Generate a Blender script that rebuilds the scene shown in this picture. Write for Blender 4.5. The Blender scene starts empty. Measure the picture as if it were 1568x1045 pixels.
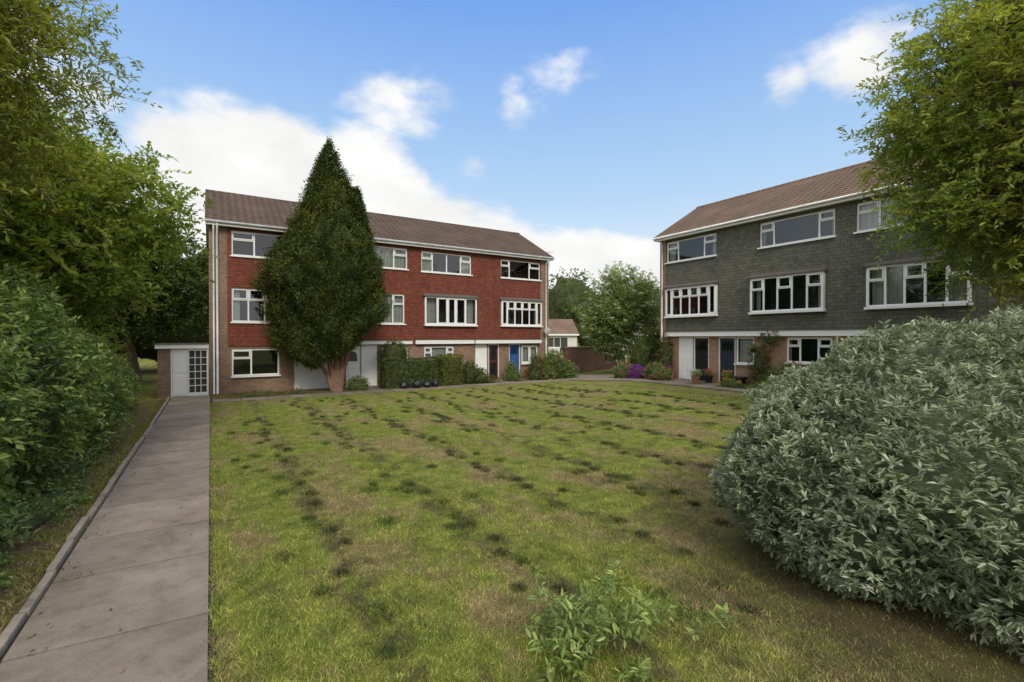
import bpy, math, numpy as np
from mathutils import Vector, noise as mnoise
R = math.radians
rng = np.random.default_rng(11)
scene = bpy.context.scene
COL = scene.collection

# ------------------------------------------------------------ helpers
def ss(t):
    t = np.clip(t, 0, 1); return t*t*(3-2*t)
def gz(x, y):
    return 0.34*ss((x-4)/13.0)*ss((x-y+5)/7.0)

def empty(name, loc=(0,0,0), rz=0):
    e = bpy.data.objects.new(name, None); COL.objects.link(e)
    e.location = loc; e.rotation_euler = (0,0,rz); e.empty_display_size = .3
    return e

def mesh_np(name, V, F, mat, parent=None, attr=None, smooth=False):
    V = np.asarray(V, dtype=np.float32); F = np.asarray(F, dtype=np.int32)
    me = bpy.data.meshes.new(name)
    me.vertices.add(len(V)); me.vertices.foreach_set('co', V.ravel())
    m, k = F.shape
    me.loops.add(m*k); me.loops.foreach_set('vertex_index', F.ravel())
    me.polygons.add(m); me.polygons.foreach_set('loop_start', np.arange(0, m*k, k, dtype=np.int32))
    if attr is not None:
        a = me.attributes.new('v', 'FLOAT', 'POINT'); a.data.foreach_set('value', np.asarray(attr, dtype=np.float32))
    me.update(calc_edges=True)
    me.polygons.foreach_set('use_smooth', np.full(m, bool(smooth)))
    me.materials.append(mat)
    o = bpy.data.objects.new(name, me); COL.objects.link(o)
    if parent: o.parent = parent
    return o

class MB:
    def __init__(s): s.v=[]; s.f=[]
    def quad(s,a,b,c,d):
        n=len(s.v); s.v+= [a,b,c,d]; s.f.append((n,n+1,n+2,n+3))
    def poly(s,pts):
        n=len(s.v); s.v+=list(pts); s.f.append(tuple(range(n,n+len(pts))))
    def box(s,x0,x1,y0,y1,z0,z1):
        n=len(s.v)
        s.v+=[(x0,y0,z0),(x1,y0,z0),(x1,y1,z0),(x0,y1,z0),(x0,y0,z1),(x1,y0,z1),(x1,y1,z1),(x0,y1,z1)]
        for f in ((3,2,1,0),(4,5,6,7),(0,1,5,4),(1,2,6,5),(2,3,7,6),(3,0,4,7)): s.f.append(tuple(n+i for i in f))
    def tube(s,pts,rad,k=8,cap=True):
        pts=[Vector(p) for p in pts]; rings=[]
        for i,p in enumerate(pts):
            t=(pts[min(i+1,len(pts)-1)]-pts[max(i-1,0)]).normalized()
            a=t.cross(Vector((0.3,.9,.2))); 
            if a.length<1e-3: a=t.cross(Vector((1,0,0)))
            a.normalize(); b=t.cross(a)
            n=len(s.v)
            for j in range(k):
                an=2*math.pi*j/k; q=p+(a*math.cos(an)+b*math.sin(an))*rad[i]; s.v.append(tuple(q))
            rings.append(n)
        for i in range(len(rings)-1):
            for j in range(k):
                s.f.append((rings[i]+j,rings[i]+(j+1)%k,rings[i+1]+(j+1)%k,rings[i+1]+j))
        if cap:
            s.f.append(tuple(rings[0]+j for j in range(k))); s.f.append(tuple(rings[-1]+j for j in range(k)))
    def make(s,name,mat,parent=None,smooth=False,bevel=0):
        me=bpy.data.meshes.new(name); me.from_pydata(s.v,[],s.f); me.update()
        me.polygons.foreach_set('use_smooth',[bool(smooth)]*len(me.polygons))
        me.materials.append(mat)
        o=bpy.data.objects.new(name,me); COL.objects.link(o)
        if parent: o.parent=parent
        if bevel:
            b=o.modifiers.new('b','BEVEL'); b.width=bevel; b.segments=2; b.limit_method='ANGLE'
        return o

# ------------------------------------------------------------ materials
class NT:
    def __init__(s,name):
        s.m=bpy.data.materials.new(name); s.m.use_nodes=True; s.t=s.m.node_tree
        s.b=s.t.nodes['Principled BSDF']; s.out=s.t.nodes['Material Output']
    def n(s,typ,**kw):
        x=s.t.nodes.new(typ)
        for k,v in kw.items(): setattr(x,k,v)
        return x
    def l(s,a,b): s.t.links.new(a,b)
    def obj(s): return s.n('ShaderNodeTexCoord').outputs['Object']
    def noise(s,scale,vec=None,detail=4,rough=.6,stretch=None):
        x=s.n('ShaderNodeTexNoise'); x.inputs['Scale'].default_value=scale; x.inputs['Detail'].default_value=detail; x.inputs['Roughness'].default_value=rough
        if vec is None: vec=s.obj()
        if stretch:
            mp=s.n('ShaderNodeMapping'); mp.inputs['Scale'].default_value=stretch; s.l(vec,mp.inputs[0]); vec=mp.outputs[0]
        s.l(vec,x.inputs['Vector']); return x.outputs['Fac']
    def ramp(s,fac,stops):
        x=s.n('ShaderNodeValToRGB'); e=x.color_ramp.elements
        while len(e)<len(stops): e.new(.5)
        for i,(p,c) in enumerate(stops):
            e[i].position=p; e[i].color=(*c,1) if len(c)==3 else c
        s.l(fac,x.inputs[0]); return x.outputs[0]
    def mix(s,fac,a,b,mode='MIX'):
        x=s.n('ShaderNodeMix',data_type='RGBA',blend_type=mode)
        for sock,val in ((x.inputs[0],fac),(x.inputs[6],a),(x.inputs[7],b)):
            if isinstance(val,(int,float)): sock.default_value=val
            elif isinstance(val,tuple): sock.default_value=(*val,1)
            else: s.l(val,sock)
        return x.outputs[2]
    def math(s,op,a,b=None,c=None):
        x=s.n('ShaderNodeMath',operation=op)
        for i,val in enumerate((a,b,c)):
            if val is None: continue
            if isinstance(val,(int,float)): x.inputs[i].default_value=val
            else: s.l(val,x.inputs[i])
        return x.outputs[0]
    def bump(s,h,strength=.5,dist=.01):
        x=s.n('ShaderNodeBump'); x.inputs['Strength'].default_value=strength; x.inputs['Distance'].default_value=dist
        s.l(h,x.inputs['Height']); s.l(x.outputs[0],s.b.inputs['Normal'])
    def base(s,c):
        if isinstance(c,tuple): s.b.inputs['Base Color'].default_value=(*c,1)
        else: s.l(c,s.b.inputs['Base Color'])
    def rough(s,r,spec=.5): s.b.inputs['Roughness'].default_value=r; s.b.inputs['Specular IOR Level'].default_value=spec

def g3(c,k): return tuple(x*k for x in c)

def plain(name,c,rough=.5,var=.15,scale=3,bump=0):
    m=NT(name); f=m.noise(scale)
    m.base(m.ramp(f,[(.3,g3(c,1-var)),(.7,g3(c,1+var))])); m.rough(rough)
    if bump: m.bump(m.noise(scale*12),.4,bump)
    return m.m

def wallcoord(m):
    sp=m.n('ShaderNodeSeparateXYZ'); m.l(m.obj(),sp.inputs[0]); cb=m.n('ShaderNodeCombineXYZ')
    m.l(m.math('ADD',sp.outputs[0],sp.outputs[1]),cb.inputs[0]); m.l(sp.outputs[2],cb.inputs[1])
    return cb.outputs[0]

def bricky(name,c1,c2,mort,w,h,ms,offset=.5,bstr=.6,bd=.01,rough=.85,grime=.3):
    m=NT(name); co=wallcoord(m)
    b=m.n('ShaderNodeTexBrick'); b.inputs['Scale'].default_value=1; b.inputs['Brick Width'].default_value=w; b.inputs['Row Height'].default_value=h
    b.inputs['Mortar Size'].default_value=ms; b.inputs['Mortar Smooth'].default_value=.2; b.offset=offset
    b.inputs['Color1'].default_value=(*c1,1); b.inputs['Color2'].default_value=(*c2,1); b.inputs['Mortar'].default_value=(*mort,1)
    m.l(co,b.inputs['Vector'])
    n1=m.noise(.7,detail=6); n2=m.noise(9,detail=3)
    c=m.mix(1.0,b.outputs['Color'],m.ramp(n1,[(.3,(1-grime,)*3),(.7,(1.08,1.06,1.04))]),'MULTIPLY')
    c=m.mix(.6,c,m.ramp(n2,[(.3,(.8,.8,.8)),(.7,(1.2,1.2,1.2))]),'MULTIPLY')
    m.base(c); m.rough(rough,.25)
    m.bump(m.math('SUBTRACT',1.0,b.outputs['Fac']),bstr,bd)
    return m.m

M_brickL=bricky('brick_stock',(.30,.18,.11),(.20,.115,.075),(.30,.26,.21),.225,.075,.010)
M_brickR=bricky('brick_orange',(.42,.23,.125),(.30,.16,.09),(.36,.31,.25),.225,.075,.010)
def tiley(name,c,w,h):
    m=NT(name); co=wallcoord(m); sp=m.n('ShaderNodeSeparateXYZ'); m.l(co,sp.inputs[0])
    b=m.n('ShaderNodeTexBrick'); b.inputs['Scale'].default_value=1; b.inputs['Brick Width'].default_value=w; b.inputs['Row Height'].default_value=h
    b.inputs['Mortar Size'].default_value=.006; b.inputs['Mortar Smooth'].default_value=.3
    b.inputs['Color1'].default_value=(*g3(c,1.14),1); b.inputs['Color2'].default_value=(*g3(c,.84),1); b.inputs['Mortar'].default_value=(*g3(c,.45),1)
    m.l(co,b.inputs['Vector'])
    n1=m.noise(.55,detail=6); n2=m.noise(7,detail=3); n3=m.noise(1.5,stretch=(3,3,.4),detail=5)
    cc=m.mix(1.,b.outputs['Color'],m.ramp(n1,[(.3,(.80,.81,.82)),(.7,(1.12,1.10,1.08))]),'MULTIPLY')
    cc=m.mix(.6,cc,m.ramp(n2,[(.3,(.78,.78,.78)),(.7,(1.22,1.22,1.22))]),'MULTIPLY')
    cc=m.mix(.4,cc,m.ramp(n3,[(.35,(.75,.77,.78)),(.65,(1.1,1.1,1.1))]),'MULTIPLY')
    m.base(cc); m.rough(.85,.2)
    saw=m.math('FRACT',m.math('DIVIDE',sp.outputs[1],h)); hgt=m.math('ADD',m.math('MULTIPLY',saw,-.6),m.math('MULTIPLY',b.outputs['Fac'],-.4))
    m.bump(hgt,.9,.03); return m.m
M_tileL=tiley('red_hanging_tile',(.180,.056,.036),.18,.11)
M_tileR=tiley('olive_grey_hanging_tile',(.116,.117,.090),.24,.14)
def roofm(name,c):
    m=NT(name); sp=m.n('ShaderNodeSeparateXYZ'); m.l(m.obj(),sp.inputs[0])
    w=m.math('SINE',m.math('MULTIPLY',sp.outputs[0],2*math.pi/.30))
    n1=m.noise(.8,detail=6); n2=m.noise(14,detail=3)
    cc=m.ramp(n1,[(.3,g3(c,.75)),(.55,c),(.75,g3(c,1.25))])
    cc=m.mix(.8,cc,m.ramp(n2,[(.3,(.7,.7,.7)),(.7,(1.3,1.27,1.25))]),'MULTIPLY')
    cc=m.mix(1.,cc,m.ramp(w,[(0,(.80,.80,.80)),(.25,(1,1,1))]),'MULTIPLY')
    m.base(cc); m.rough(.85,.2); m.bump(w,.5,.015); return m.m
M_roofL=roofm('roof_tile_brown',(.115,.080,.060)); M_roofR=roofm('roof_tile_tan',(.190,.128,.088))
M_white=plain('white_upvc',(.78,.78,.77),.35,.03)
M_whitep=plain('white_painted_board',(.80,.80,.79),.5,.05)
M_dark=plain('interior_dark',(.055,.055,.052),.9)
M_black=plain('black_paint',(.014,.016,.02),.3)
M_navy=plain('navy_paint',(.025,.035,.055),.3)
M_blue=plain('blue_paint',(.03,.10,.28),.35)
M_maroon=plain('maroon_paint',(.10,.025,.02),.35)
M_curt=plain('net_curtain',(.64,.64,.61),.9,.1)
M_pipe=plain('grey_pvc',(.42,.42,.42),.4)
M_gpipe=plain('white_pipe',(.66,.66,.65),.4)
M_lead=plain('lead_capping',(.10,.085,.075),.7)
M_bark=plain('bark',(.15,.115,.08),.95,.35,6,.01)
M_barkr=plain('cypress_bark',(.18,.10,.065),.95,.35,6,.01)
M_bag=plain('black_polythene',(.012,.013,.015),.28,.2,5,.02)
M_terr=plain('terracotta',(.33,.13,.07),.8)
M_metal=plain('brushed_metal',(.5,.5,.48),.3)
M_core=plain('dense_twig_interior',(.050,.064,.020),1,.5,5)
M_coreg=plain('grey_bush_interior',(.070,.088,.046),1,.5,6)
M_grey=plain('pale_render_wall',(.62,.60,.56),.8)

g=NT('window_glass')
gl=g.n('ShaderNodeBsdfGlossy'); gl.inputs['Roughness'].default_value=.02; gl.inputs['Color'].default_value=(.8,.83,.85,1)
tr=g.n('ShaderNodeBsdfTransparent'); tr.inputs[0].default_value=(.78,.82,.81,1)
fr=g.n('ShaderNodeFresnel'); fr.inputs[0].default_value=1.5
mx=g.n('ShaderNodeMixShader'); g.l(g.math('ADD',fr.outputs[0],.055),mx.inputs[0]); g.l(tr.outputs[0],mx.inputs[1]); g.l(gl.outputs[0],mx.inputs[2]); g.l(mx.outputs[0],g.out.inputs[0])
M_glass=g.m

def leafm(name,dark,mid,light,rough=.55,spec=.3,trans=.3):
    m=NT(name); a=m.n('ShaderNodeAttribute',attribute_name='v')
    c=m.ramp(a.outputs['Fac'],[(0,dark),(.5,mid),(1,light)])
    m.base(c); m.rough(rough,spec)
    t=m.n('ShaderNodeBsdfTranslucent'); 
    tc=m.mix(1.,c,(1.3,1.32,.75),'MULTIPLY'); m.l(tc,t.inputs[0])
    x=m.n('ShaderNodeMixShader'); x.inputs[0].default_value=trans; m.l(m.b.outputs[0],x.inputs[1]); m.l(t.outputs[0],x.inputs[2]); m.l(x.outputs[0],m.out.inputs[0])
    return m.m
M_leafA=leafm('leaf_light_green',(.140,.175,.032),(.265,.290,.050),(.44,.43,.09),trans=.45)
M_leafS=leafm('leaf_sycamore',(.120,.172,.032),(.24,.295,.052),(.43,.45,.09),trans=.45)
M_leafR=leafm('leaf_robinia_green',(.135,.180,.034),(.25,.295,.055),(.43,.45,.09),trans=.42)
M_leafD=leafm('leaf_dark_green',(.045,.075,.018),(.095,.135,.030),(.18,.22,.045))
M_shrub=leafm('leaf_laurel',(.078,.130,.034),(.172,.240,.060),(.36,.42,.12),rough=.4,spec=.4)
M_grey_l=leafm('leaf_grey_green',(.125,.160,.085),(.245,.290,.170),(.46,.49,.36),rough=.5,spec=.35,trans=.18)
M_cyp=leafm('cypress_foliage',(.032,.052,.013),(.086,.110,.026),(.19,.205,.045),rough=.8,spec=.15,trans=.15)
M_hedge=leafm('hedge_leaf',(.042,.062,.014),(.10,.13,.027),(.21,.22,.045))
M_far=leafm('distant_leaf',(.040,.062,.022),(.08,.11,.034),(.15,.17,.05),rough=.8,spec=.1)
M_flw=leafm('white_flower',(.55,.55,.42),(.68,.68,.54),(.8,.8,.66))
M_flp=leafm('purple_flower',(.12,.03,.25),(.2,.05,.35),(.4,.1,.4))
M_flr=leafm('pink_red_flower',(.35,.03,.05),(.5,.08,.12),(.6,.25,.3))
M_fly=leafm('yellow_orange_flower',(.5,.2,.02),(.6,.35,.03),(.7,.5,.1))

def lawncol(m):
    geo=m.n('ShaderNodeNewGeometry'); mp=m.n('ShaderNodeMapping'); mp.inputs['Scale'].default_value=(1,1,0); m.l(geo.outputs['Position'],mp.inputs[0]); P=mp.outputs[0]
    st=m.n('ShaderNodeMapping'); st.inputs['Scale'].default_value=(1,.5,1); m.l(P,st.inputs[0]); Q=st.outputs[0]
    n1=m.noise(.85,Q,7,.70); n2=m.noise(3.1,P,5,.7); n3=m.noise(2.1,Q,6,.74)
    green=m.ramp(n2,[(.30,(.095,.126,.024)),(.5,(.185,.213,.042)),(.72,(.30,.305,.068))])
    brown=m.ramp(n2,[(.3,(.18,.138,.062)),(.7,(.34,.255,.135))])
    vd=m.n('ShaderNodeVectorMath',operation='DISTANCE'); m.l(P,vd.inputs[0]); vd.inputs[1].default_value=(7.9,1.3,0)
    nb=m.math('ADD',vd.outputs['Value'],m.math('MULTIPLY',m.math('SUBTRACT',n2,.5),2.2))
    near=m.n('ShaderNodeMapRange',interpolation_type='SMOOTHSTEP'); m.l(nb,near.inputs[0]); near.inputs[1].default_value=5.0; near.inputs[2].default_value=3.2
    f=m.ramp(n1,[(.48,(0,0,0)),(.59,(.85,.85,.85))])
    c=m.mix(f,green,brown)
    d=m.ramp(n3,[(.57,(0,0,0)),(.64,(1,1,1))])
    c=m.mix(m.math('MULTIPLY',d,.55),c,(.080,.075,.036))
    # worn mower wheel tracks, running parallel with the path
    sp=m.n('ShaderNodeSeparateXYZ'); m.l(P,sp.inputs[0])
    wob=m.math('MULTIPLY',m.math('SUBTRACT',m.noise(.35,P,2,.5),.5),.7)
    fx=m.math('FRACT',m.math('DIVIDE',m.math('ADD',m.math('ADD',sp.outputs[0],m.math('MULTIPLY',sp.outputs[1],-.010)),wob),1.62))
    tri=m.math('ABSOLUTE',m.math('SUBTRACT',fx,.74))
    tk=m.n('ShaderNodeMapRange',interpolation_type='SMOOTHSTEP'); m.l(tri,tk.inputs[0]); tk.inputs[1].default_value=.16; tk.inputs[2].default_value=.06
    pat=m.ramp(m.noise(1.9,P,5,.75),[(.45,(0,0,0)),(.57,(1,1,1))])
    c=m.mix(m.math('MULTIPLY',m.math('MULTIPLY',tk.outputs[0],pat),.68),c,(.070,.062,.032))
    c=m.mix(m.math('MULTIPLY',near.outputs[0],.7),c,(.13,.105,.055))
    return c,P
m=NT('lawn_turf'); c,P=lawncol(m); n=m.noise(60,P,4,.8)
c=m.mix(.9,c,m.ramp(n,[(.3,(.5,.5,.5)),(.7,(1.25,1.25,1.25))]),'MULTIPLY'); m.base(c); m.rough(1,.1); m.bump(n,.9,.03); M_lawn=m.m
m=NT('grass_blade'); c,P=lawncol(m); a=m.n('ShaderNodeAttribute',attribute_name='v')
c=m.mix(1.,c,m.ramp(a.outputs['Fac'],[(0,(.26,.32,.28)),(.3,(.72,.82,.74)),(.65,(1.2,1.25,1.05)),(1,(1.7,1.6,1.4))]),'MULTIPLY'); m.base(c); m.rough(.7,.25); M_blade=m.m
m=NT('concrete_paving'); n1=m.noise(1.1,detail=7,rough=.7); n2=m.noise(45,detail=3); n3=m.noise(4,detail=6,rough=.75); a=m.n('ShaderNodeAttribute',attribute_name='v')
c=m.ramp(n1,[(.3,(.170,.136,.106)),(.5,(.230,.188,.152)),(.72,(.29,.243,.202))])
c=m.mix(1.,c,m.ramp(a.outputs['Fac'],[(0,(.80,.80,.80)),(1,(1.10,1.09,1.08))]),'MULTIPLY')
c=m.mix(.8,c,m.ramp(n3,[(.32,(.68,.68,.66)),(.5,(1,1,1)),(.72,(1.14,1.14,1.14))]),'MULTIPLY')
c=m.mix(.6,c,m.ramp(n2,[(.3,(.78,.78,.78)),(.7,(1.18,1.18,1.18))]),'MULTIPLY'); m.base(c); m.rough(.85,.3); m.bump(n2,.3,.004); M_conc=m.m
m=NT('soil_litter'); n1=m.noise(3,detail=6); n2=m.noise(30,detail=4,rough=.8)
c=m.ramp(n2,[(.3,(.06,.043,.026)),(.5,(.15,.105,.062)),(.72,(.29,.215,.125))]); c=m.mix(m.ramp(n1,[(.46,(0,0,0)),(.58,(.8,.8,.8))]),c,(.14,.165,.03)); m.base(c); m.rough(1,.1); m.bump(n2,1,.03); M_soil=m.m
M_joint=plain('dark_soil_joint',(.030,.024,.016),1,.4,8)
M_kerb=plain('kerb_concrete',(.27,.225,.175),.9,.35,5,.01)

# ------------------------------------------------------------ foliage generators
def unit(a): return a/np.maximum(np.linalg.norm(a,axis=-1,keepdims=True),1e-9)
def rdir(n): return unit(rng.normal(size=(n,3)))
def leafmesh(name,P,A,Nh,L,W,mat,parent,v,six=False):
    A=unit(A); S=unit(np.cross(A,Nh)); N=np.cross(S,A); n=len(P); L=np.broadcast_to(L,(n,))[:,None]; W=np.broadcast_to(W,(n,))[:,None]
    if six:
        V=np.stack([P,P+A*L*.3+S*W*.45+N*W*.15,P+A*L*.68+S*W*.42+N*W*.12-N*L*.04,P+A*L-N*L*.12,P+A*L*.68-S*W*.42+N*W*.12-N*L*.04,P+A*L*.3-S*W*.45+N*W*.15],1).reshape(-1,3)
        b=np.arange(n)[:,None]*6; F=np.concatenate([b+np.array([0,1,2,3]),b+np.array([0,3,4,5])],0); v=np.repeat(v,6)
    else:
        V=np.stack([P,P+A*L*.45+S*W*.5+N*W*.15,P+A*L-N*L*.1,P+A*L*.45-S*W*.5+N*W*.15],1).reshape(-1,3)
        F=np.arange(n*4).reshape(n,4); v=np.repeat(v,4)
    return mesh_np(name,V,F,mat,parent,v)
def sprays(C,D,n,Ltw,lL,lW,mat,name,parent,vb,droop=.25,six=False,jit=.3,up=1.0):
    T=len(C); D=unit(D); S=unit(np.cross(D,unit(rng.normal(size=(T,3))*.5+[0,0,1])))
    t=(np.arange(n)+rng.random(n)*.3)/n; t=np.clip(t,.08,1)
    Lt=(Ltw*rng.uniform(.6,1.3,T))[:,None,None]
    B=C[:,None]+D[:,None]*Lt*t[None,:,None]; B[...,2]-=droop*(Lt[...,0])*t[None]**2
    sg=np.where(np.arange(n)%2==0,1,-1)[None,:,None]
    A=D[:,None]*.55+S[:,None]*sg*.8+rng.normal(size=(T,n,3))*jit
    N=np.array([0,0,up])+rng.normal(size=(T,n,3))*.45
    v=np.clip(vb[:,None]+rng.normal(size=(T,n))*.16,0,1)
    sz=rng.uniform(.65,1.2,(T*n))
    return leafmesh(name,B.reshape(-1,3),A.reshape(-1,3),N.reshape(-1,3),lL*sz,lW*sz,mat,parent,v.ravel(),six)
def twigmesh(C,D,L,w,mat,parent,droop=.25):
    D=unit(D);S=unit(np.cross(D,np.array([.2,.3,1.])));E=C+D*L; E[:,2]-=droop*L
    V=np.stack([C-S*w,C+S*w,E+S*w*.3,E-S*w*.3],1).reshape(-1,3); return mesh_np('twigs',V,np.arange(len(V)).reshape(-1,4),mat,parent)

def tree(name,base,blobs,ncl,ntw,nleaf,lL,lW,mat,trunk_r=.16,trunk_h=2.5,clr=.45,tw=.55,bark=None,shell=.45,droop=.25,stems=1,lump=.2,blossom=0):
    bark=bark or M_bark; e=empty(name,base); bx,by,bz=base; mb=MB(); Cs=[];Ds=[];vb=[]
    tops=[]
    for s in range(stems):
        an=rng.uniform(0,6.28); off=.0 if stems==1 else .25
        p0=(off*math.cos(an),off*math.sin(an),-.1); top=(np.mean([b[0] for b in blobs])-bx+rng.normal()*.2,np.mean([b[1] for b in blobs])-by+rng.normal()*.2,trunk_h)
        md=((p0[0]+top[0])/2+rng.normal()*.1,(p0[1]+top[1])/2+rng.normal()*.1,trunk_h*.5)
        mb.tube([p0,md,top],[trunk_r*1.3,trunk_r,trunk_r*.8],10); tops.append(top)
    tot=sum(b[3]*b[5] for b in blobs)
    for b in blobs:
        k=max(4,int(ncl*b[3]*b[5]/tot)); d=rdir(k); r=shell+(1-shell)*rng.random(k)**.6
        lum=np.array([mnoise.noise(Vector((q[0]*1.8+b[0],q[1]*1.8,q[2]*1.8+bz))) for q in d])
        r=r*(1+lump*2*lum)
        c=np.array(b[:3])-[bx,by,bz]+d*r[:,None]*np.array(b[3:6])
        st=tops[rng.integers(len(tops))]; cc=np.array(b[:3])-[bx,by,bz]
        mb.tube([st,(np.array(st)*.5+cc*.5)+rng.normal(size=3)*.15,cc],[trunk_r*.7,trunk_r*.5,trunk_r*.3],7)
        for q in c[::2]:
            a0=cc+(q-cc)*.1*rng.random()-np.array([0,0,b[5]*.3*rng.random()]); m1=(a0+q)/2+rng.normal(size=3)*.12+np.array([0,0,.12])
            mb.tube([a0,m1,q],[trunk_r*.22,trunk_r*.13,.008],4,False)
        for q,dd in zip(c,d):
            Cs.append(q+rng.normal(size=(ntw,3))*clr*.5); Ds.append(dd*.7+rdir(ntw)*.9+[0,0,.15])
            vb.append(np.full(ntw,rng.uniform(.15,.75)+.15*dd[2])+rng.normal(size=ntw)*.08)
    C=np.concatenate(Cs);D=np.concatenate(Ds);vb=np.concatenate(vb)
    mb.make('trunk_and_limbs',bark,e,smooth=True)
    twigmesh(C,D,tw,.006,bark,e,droop)
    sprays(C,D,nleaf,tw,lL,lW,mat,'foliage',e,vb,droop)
    if blossom:
        idx=rng.integers(0,len(C),blossom); T=C[idx]+unit(D[idx])*tw*.95; T[:,2]+=.05
        Q=(T[:,None]+rng.normal(size=(blossom,22,3))*[.085,.085,.03]).reshape(-1,3)
        leafmesh('blossom',Q,rdir(len(Q)),np.array([0,0,1.])+rng.normal(size=(len(Q),3))*.3,.06,.06,M_flw,e,rng.random(len(Q)))
    return e

def blob_core(mb,c,r,seed=0):
    import bmesh
    bm=bmesh.new(); bmesh.ops.create_icosphere(bm,subdivisions=4,radius=1); n=len(mb.v)
    for v in bm.verts:
        k=1+.18*mnoise.noise(v.co*2.2+Vector((seed,seed*2,0)))+.06*mnoise.noise(v.co*7)
        mb.v.append((c[0]+v.co.x*r[0]*k,c[1]+v.co.y*r[1]*k,c[2]+v.co.z*r[2]*k))
    for f in bm.faces: mb.f.append(tuple(n+v.index for v in f.verts))
    bm.free()
def shrub(name,blobs,dens,nleaf,tw,lL,lW,mat,six=False,upb=.35,core=.82,rand=.6,flower=None,droop=.1,inner=.25,cm=None,vvar=.13):
    b0=blobs[0]; base=np.array([b0[0],b0[1],float(gz(b0[0],b0[1]))]); e=empty(name,tuple(base)); mb=MB(); Cs=[];Ds=[];vb=[]
    for i,b in enumerate(blobs):
        c=np.array(b[:3])-base; r=np.array(b[3:6]); blob_core(mb,c,r*core,i*3.1+b[0])
        A=4*math.pi*(((r[0]*r[1])**1.6+(r[0]*r[2])**1.6+(r[1]*r[2])**1.6)/3)**(1/1.6); k=int(A*dens)
        d=rdir(k); lum=np.array([mnoise.noise(Vector(q*2.2)+Vector((i*3.1+b[0],(i*3.1+b[0])*2,0)))*.18+.07*mnoise.noise(Vector(q*6)+Vector((i,0,0))) for q in d])
        p=c+d*r*(1-inner*rng.random(k)**1.5+lum)[:,None]
        ok=p[:,2]>.02
        for j,b2 in enumerate(blobs):
            if j!=i: ok&=(np.linalg.norm((p-(np.array(b2[:3])-base))/np.array(b2[3:6]),axis=1)>core*.86)
        p=p[ok]; nn=unit(d/r)[ok]
        Cs.append(p); Ds.append(nn+rdir(len(p))*rand+[0,0,upb]); vb.append(.45+.25*lum[ok]/.18*.5+rng.normal(size=len(p))*vvar)
    C=np.concatenate(Cs);D=np.concatenate(Ds);vb=np.concatenate(vb)
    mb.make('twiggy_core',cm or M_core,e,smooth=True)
    sprays(C,D,nleaf,tw,lL,lW,mat,'foliage',e,vb,droop,six)
    if flower:
        fm,fn,fs=flower; idx=rng.integers(0,len(C),fn); k=14
        Q=(C[idx]+unit(D[idx])*tw*1.1)[:,None]+rng.normal(size=(fn,k,3))*fs*.6; Q=Q.reshape(-1,3)
        leafmesh('blossom',Q,rdir(len(Q)),rdir(len(Q)),fs,fs*.8,fm,e,rng.random(len(Q)))
    return e

# ------------------------------------------------------------ ground
def axis(a,b,st,far):
    c=np.arange(a,b+1e-6,st); out=[]
    x=st
    while x<far: x*=1.6; out.append(x)
    out=np.array(out); return np.concatenate([(a-out)[::-1],c,b+out])
xs=axis(-14,28,.5,900); ys=axis(-8,30,.5,900); X,Y=np.meshgrid(xs,ys); Z=gz(X,Y)
V=np.stack([X,Y,Z],-1).reshape(-1,3); nx=len(xs); i,j=np.meshgrid(np.arange(nx-1),np.arange(len(ys)-1)); a=(j*nx+i).ravel()
mesh_np('ground',V,np.stack([a,a+1,a+nx+1,a+nx],1),M_lawn,smooth=True)
def sheet(name,x0,x1,y0,y1,h,mat,parent=None,st=.5):
    xa=np.linspace(x0,x1,max(2,int((x1-x0)/st)+1)); ya=np.linspace(y0,y1,max(2,int((y1-y0)/st)+1)); X,Y=np.meshgrid(xa,ya)
    V=np.stack([X,Y,gz(X,Y)+h],-1).reshape(-1,3); nx=len(xa); i,j=np.meshgrid(np.arange(nx-1),np.arange(len(ya)-1)); a=(j*nx+i).ravel()
    return mesh_np(name,V,np.stack([a,a+1,a+nx+1,a+nx],1),mat,parent)
def slabs(name,x0,x1,y0,y1,along,step):
    e=empty(name); sheet('joint_bed',x0-.03,x1+.06,y0,y1,.008,M_joint,e); V=[];F=[];v=[]
    L0,L1=(y0,y1) if along=='y' else (x0,x1); t=L0; s0=0
    while t<L1-.05:
        t2=min(t+step*rng.uniform(.85,1.12),L1); g_=.014; dz=rng.normal()*.002; vv=rng.random(); s1=rng.normal()*.03
        if t2>=L1-.3: t2=L1; s1=0
        P=[(x0,t+g_-s0),(x1,t+g_+s0),(x1,t2-g_+s1),(x0,t2-g_-s1)] if along=='y' else [(t+g_,y0),(t2-g_,y0),(t2-g_,y1),(t+g_,y1)]
        n=len(V)
        for (px,py) in P: V.append((px,py,float(gz(px,py))+.024+dz)); v.append(vv)
        for (px,py) in P: V.append((px,py,float(gz(px,py))-.02)); v.append(vv)
        for f in ((0,1,2,3),(0,4,5,1),(1,5,6,2),(2,6,7,3),(3,7,4,0)): F.append([n+k for k in f])
        t=t2; s0=s1
    mesh_np('slabs',V,F,M_conc,e,v); return e
p=slabs('concrete_footpath',-1.36,-.03,-4,24.2,'y',1.3)
mb=MB(); t=-4.0
while t<23.5:
    L=rng.uniform(.85,.95); dx=rng.normal()*.012
    mb.box(-1.465+dx,-1.39+dx,t,t+L-.02,-.05,.07+rng.normal()*.009); t+=L
mb.make('path_edging',M_kerb,p,bevel=.014)
slabs('front_footpath',0.05,17.6,21.5,22.3,'x',.9)
slabs('side_footpath',17.65,18.6,-4,22.3,'y',.9)
slabs('rear_alley_path',18.65,20.3,19.2,60,'y',1.2)
sheet('soil_bed_verge',-6.5,-1.48,-4,23.5,.006,M_soil)
sheet('front_soil_bed',.05,17.9,22.32,24.25,.006,M_soil)
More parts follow.
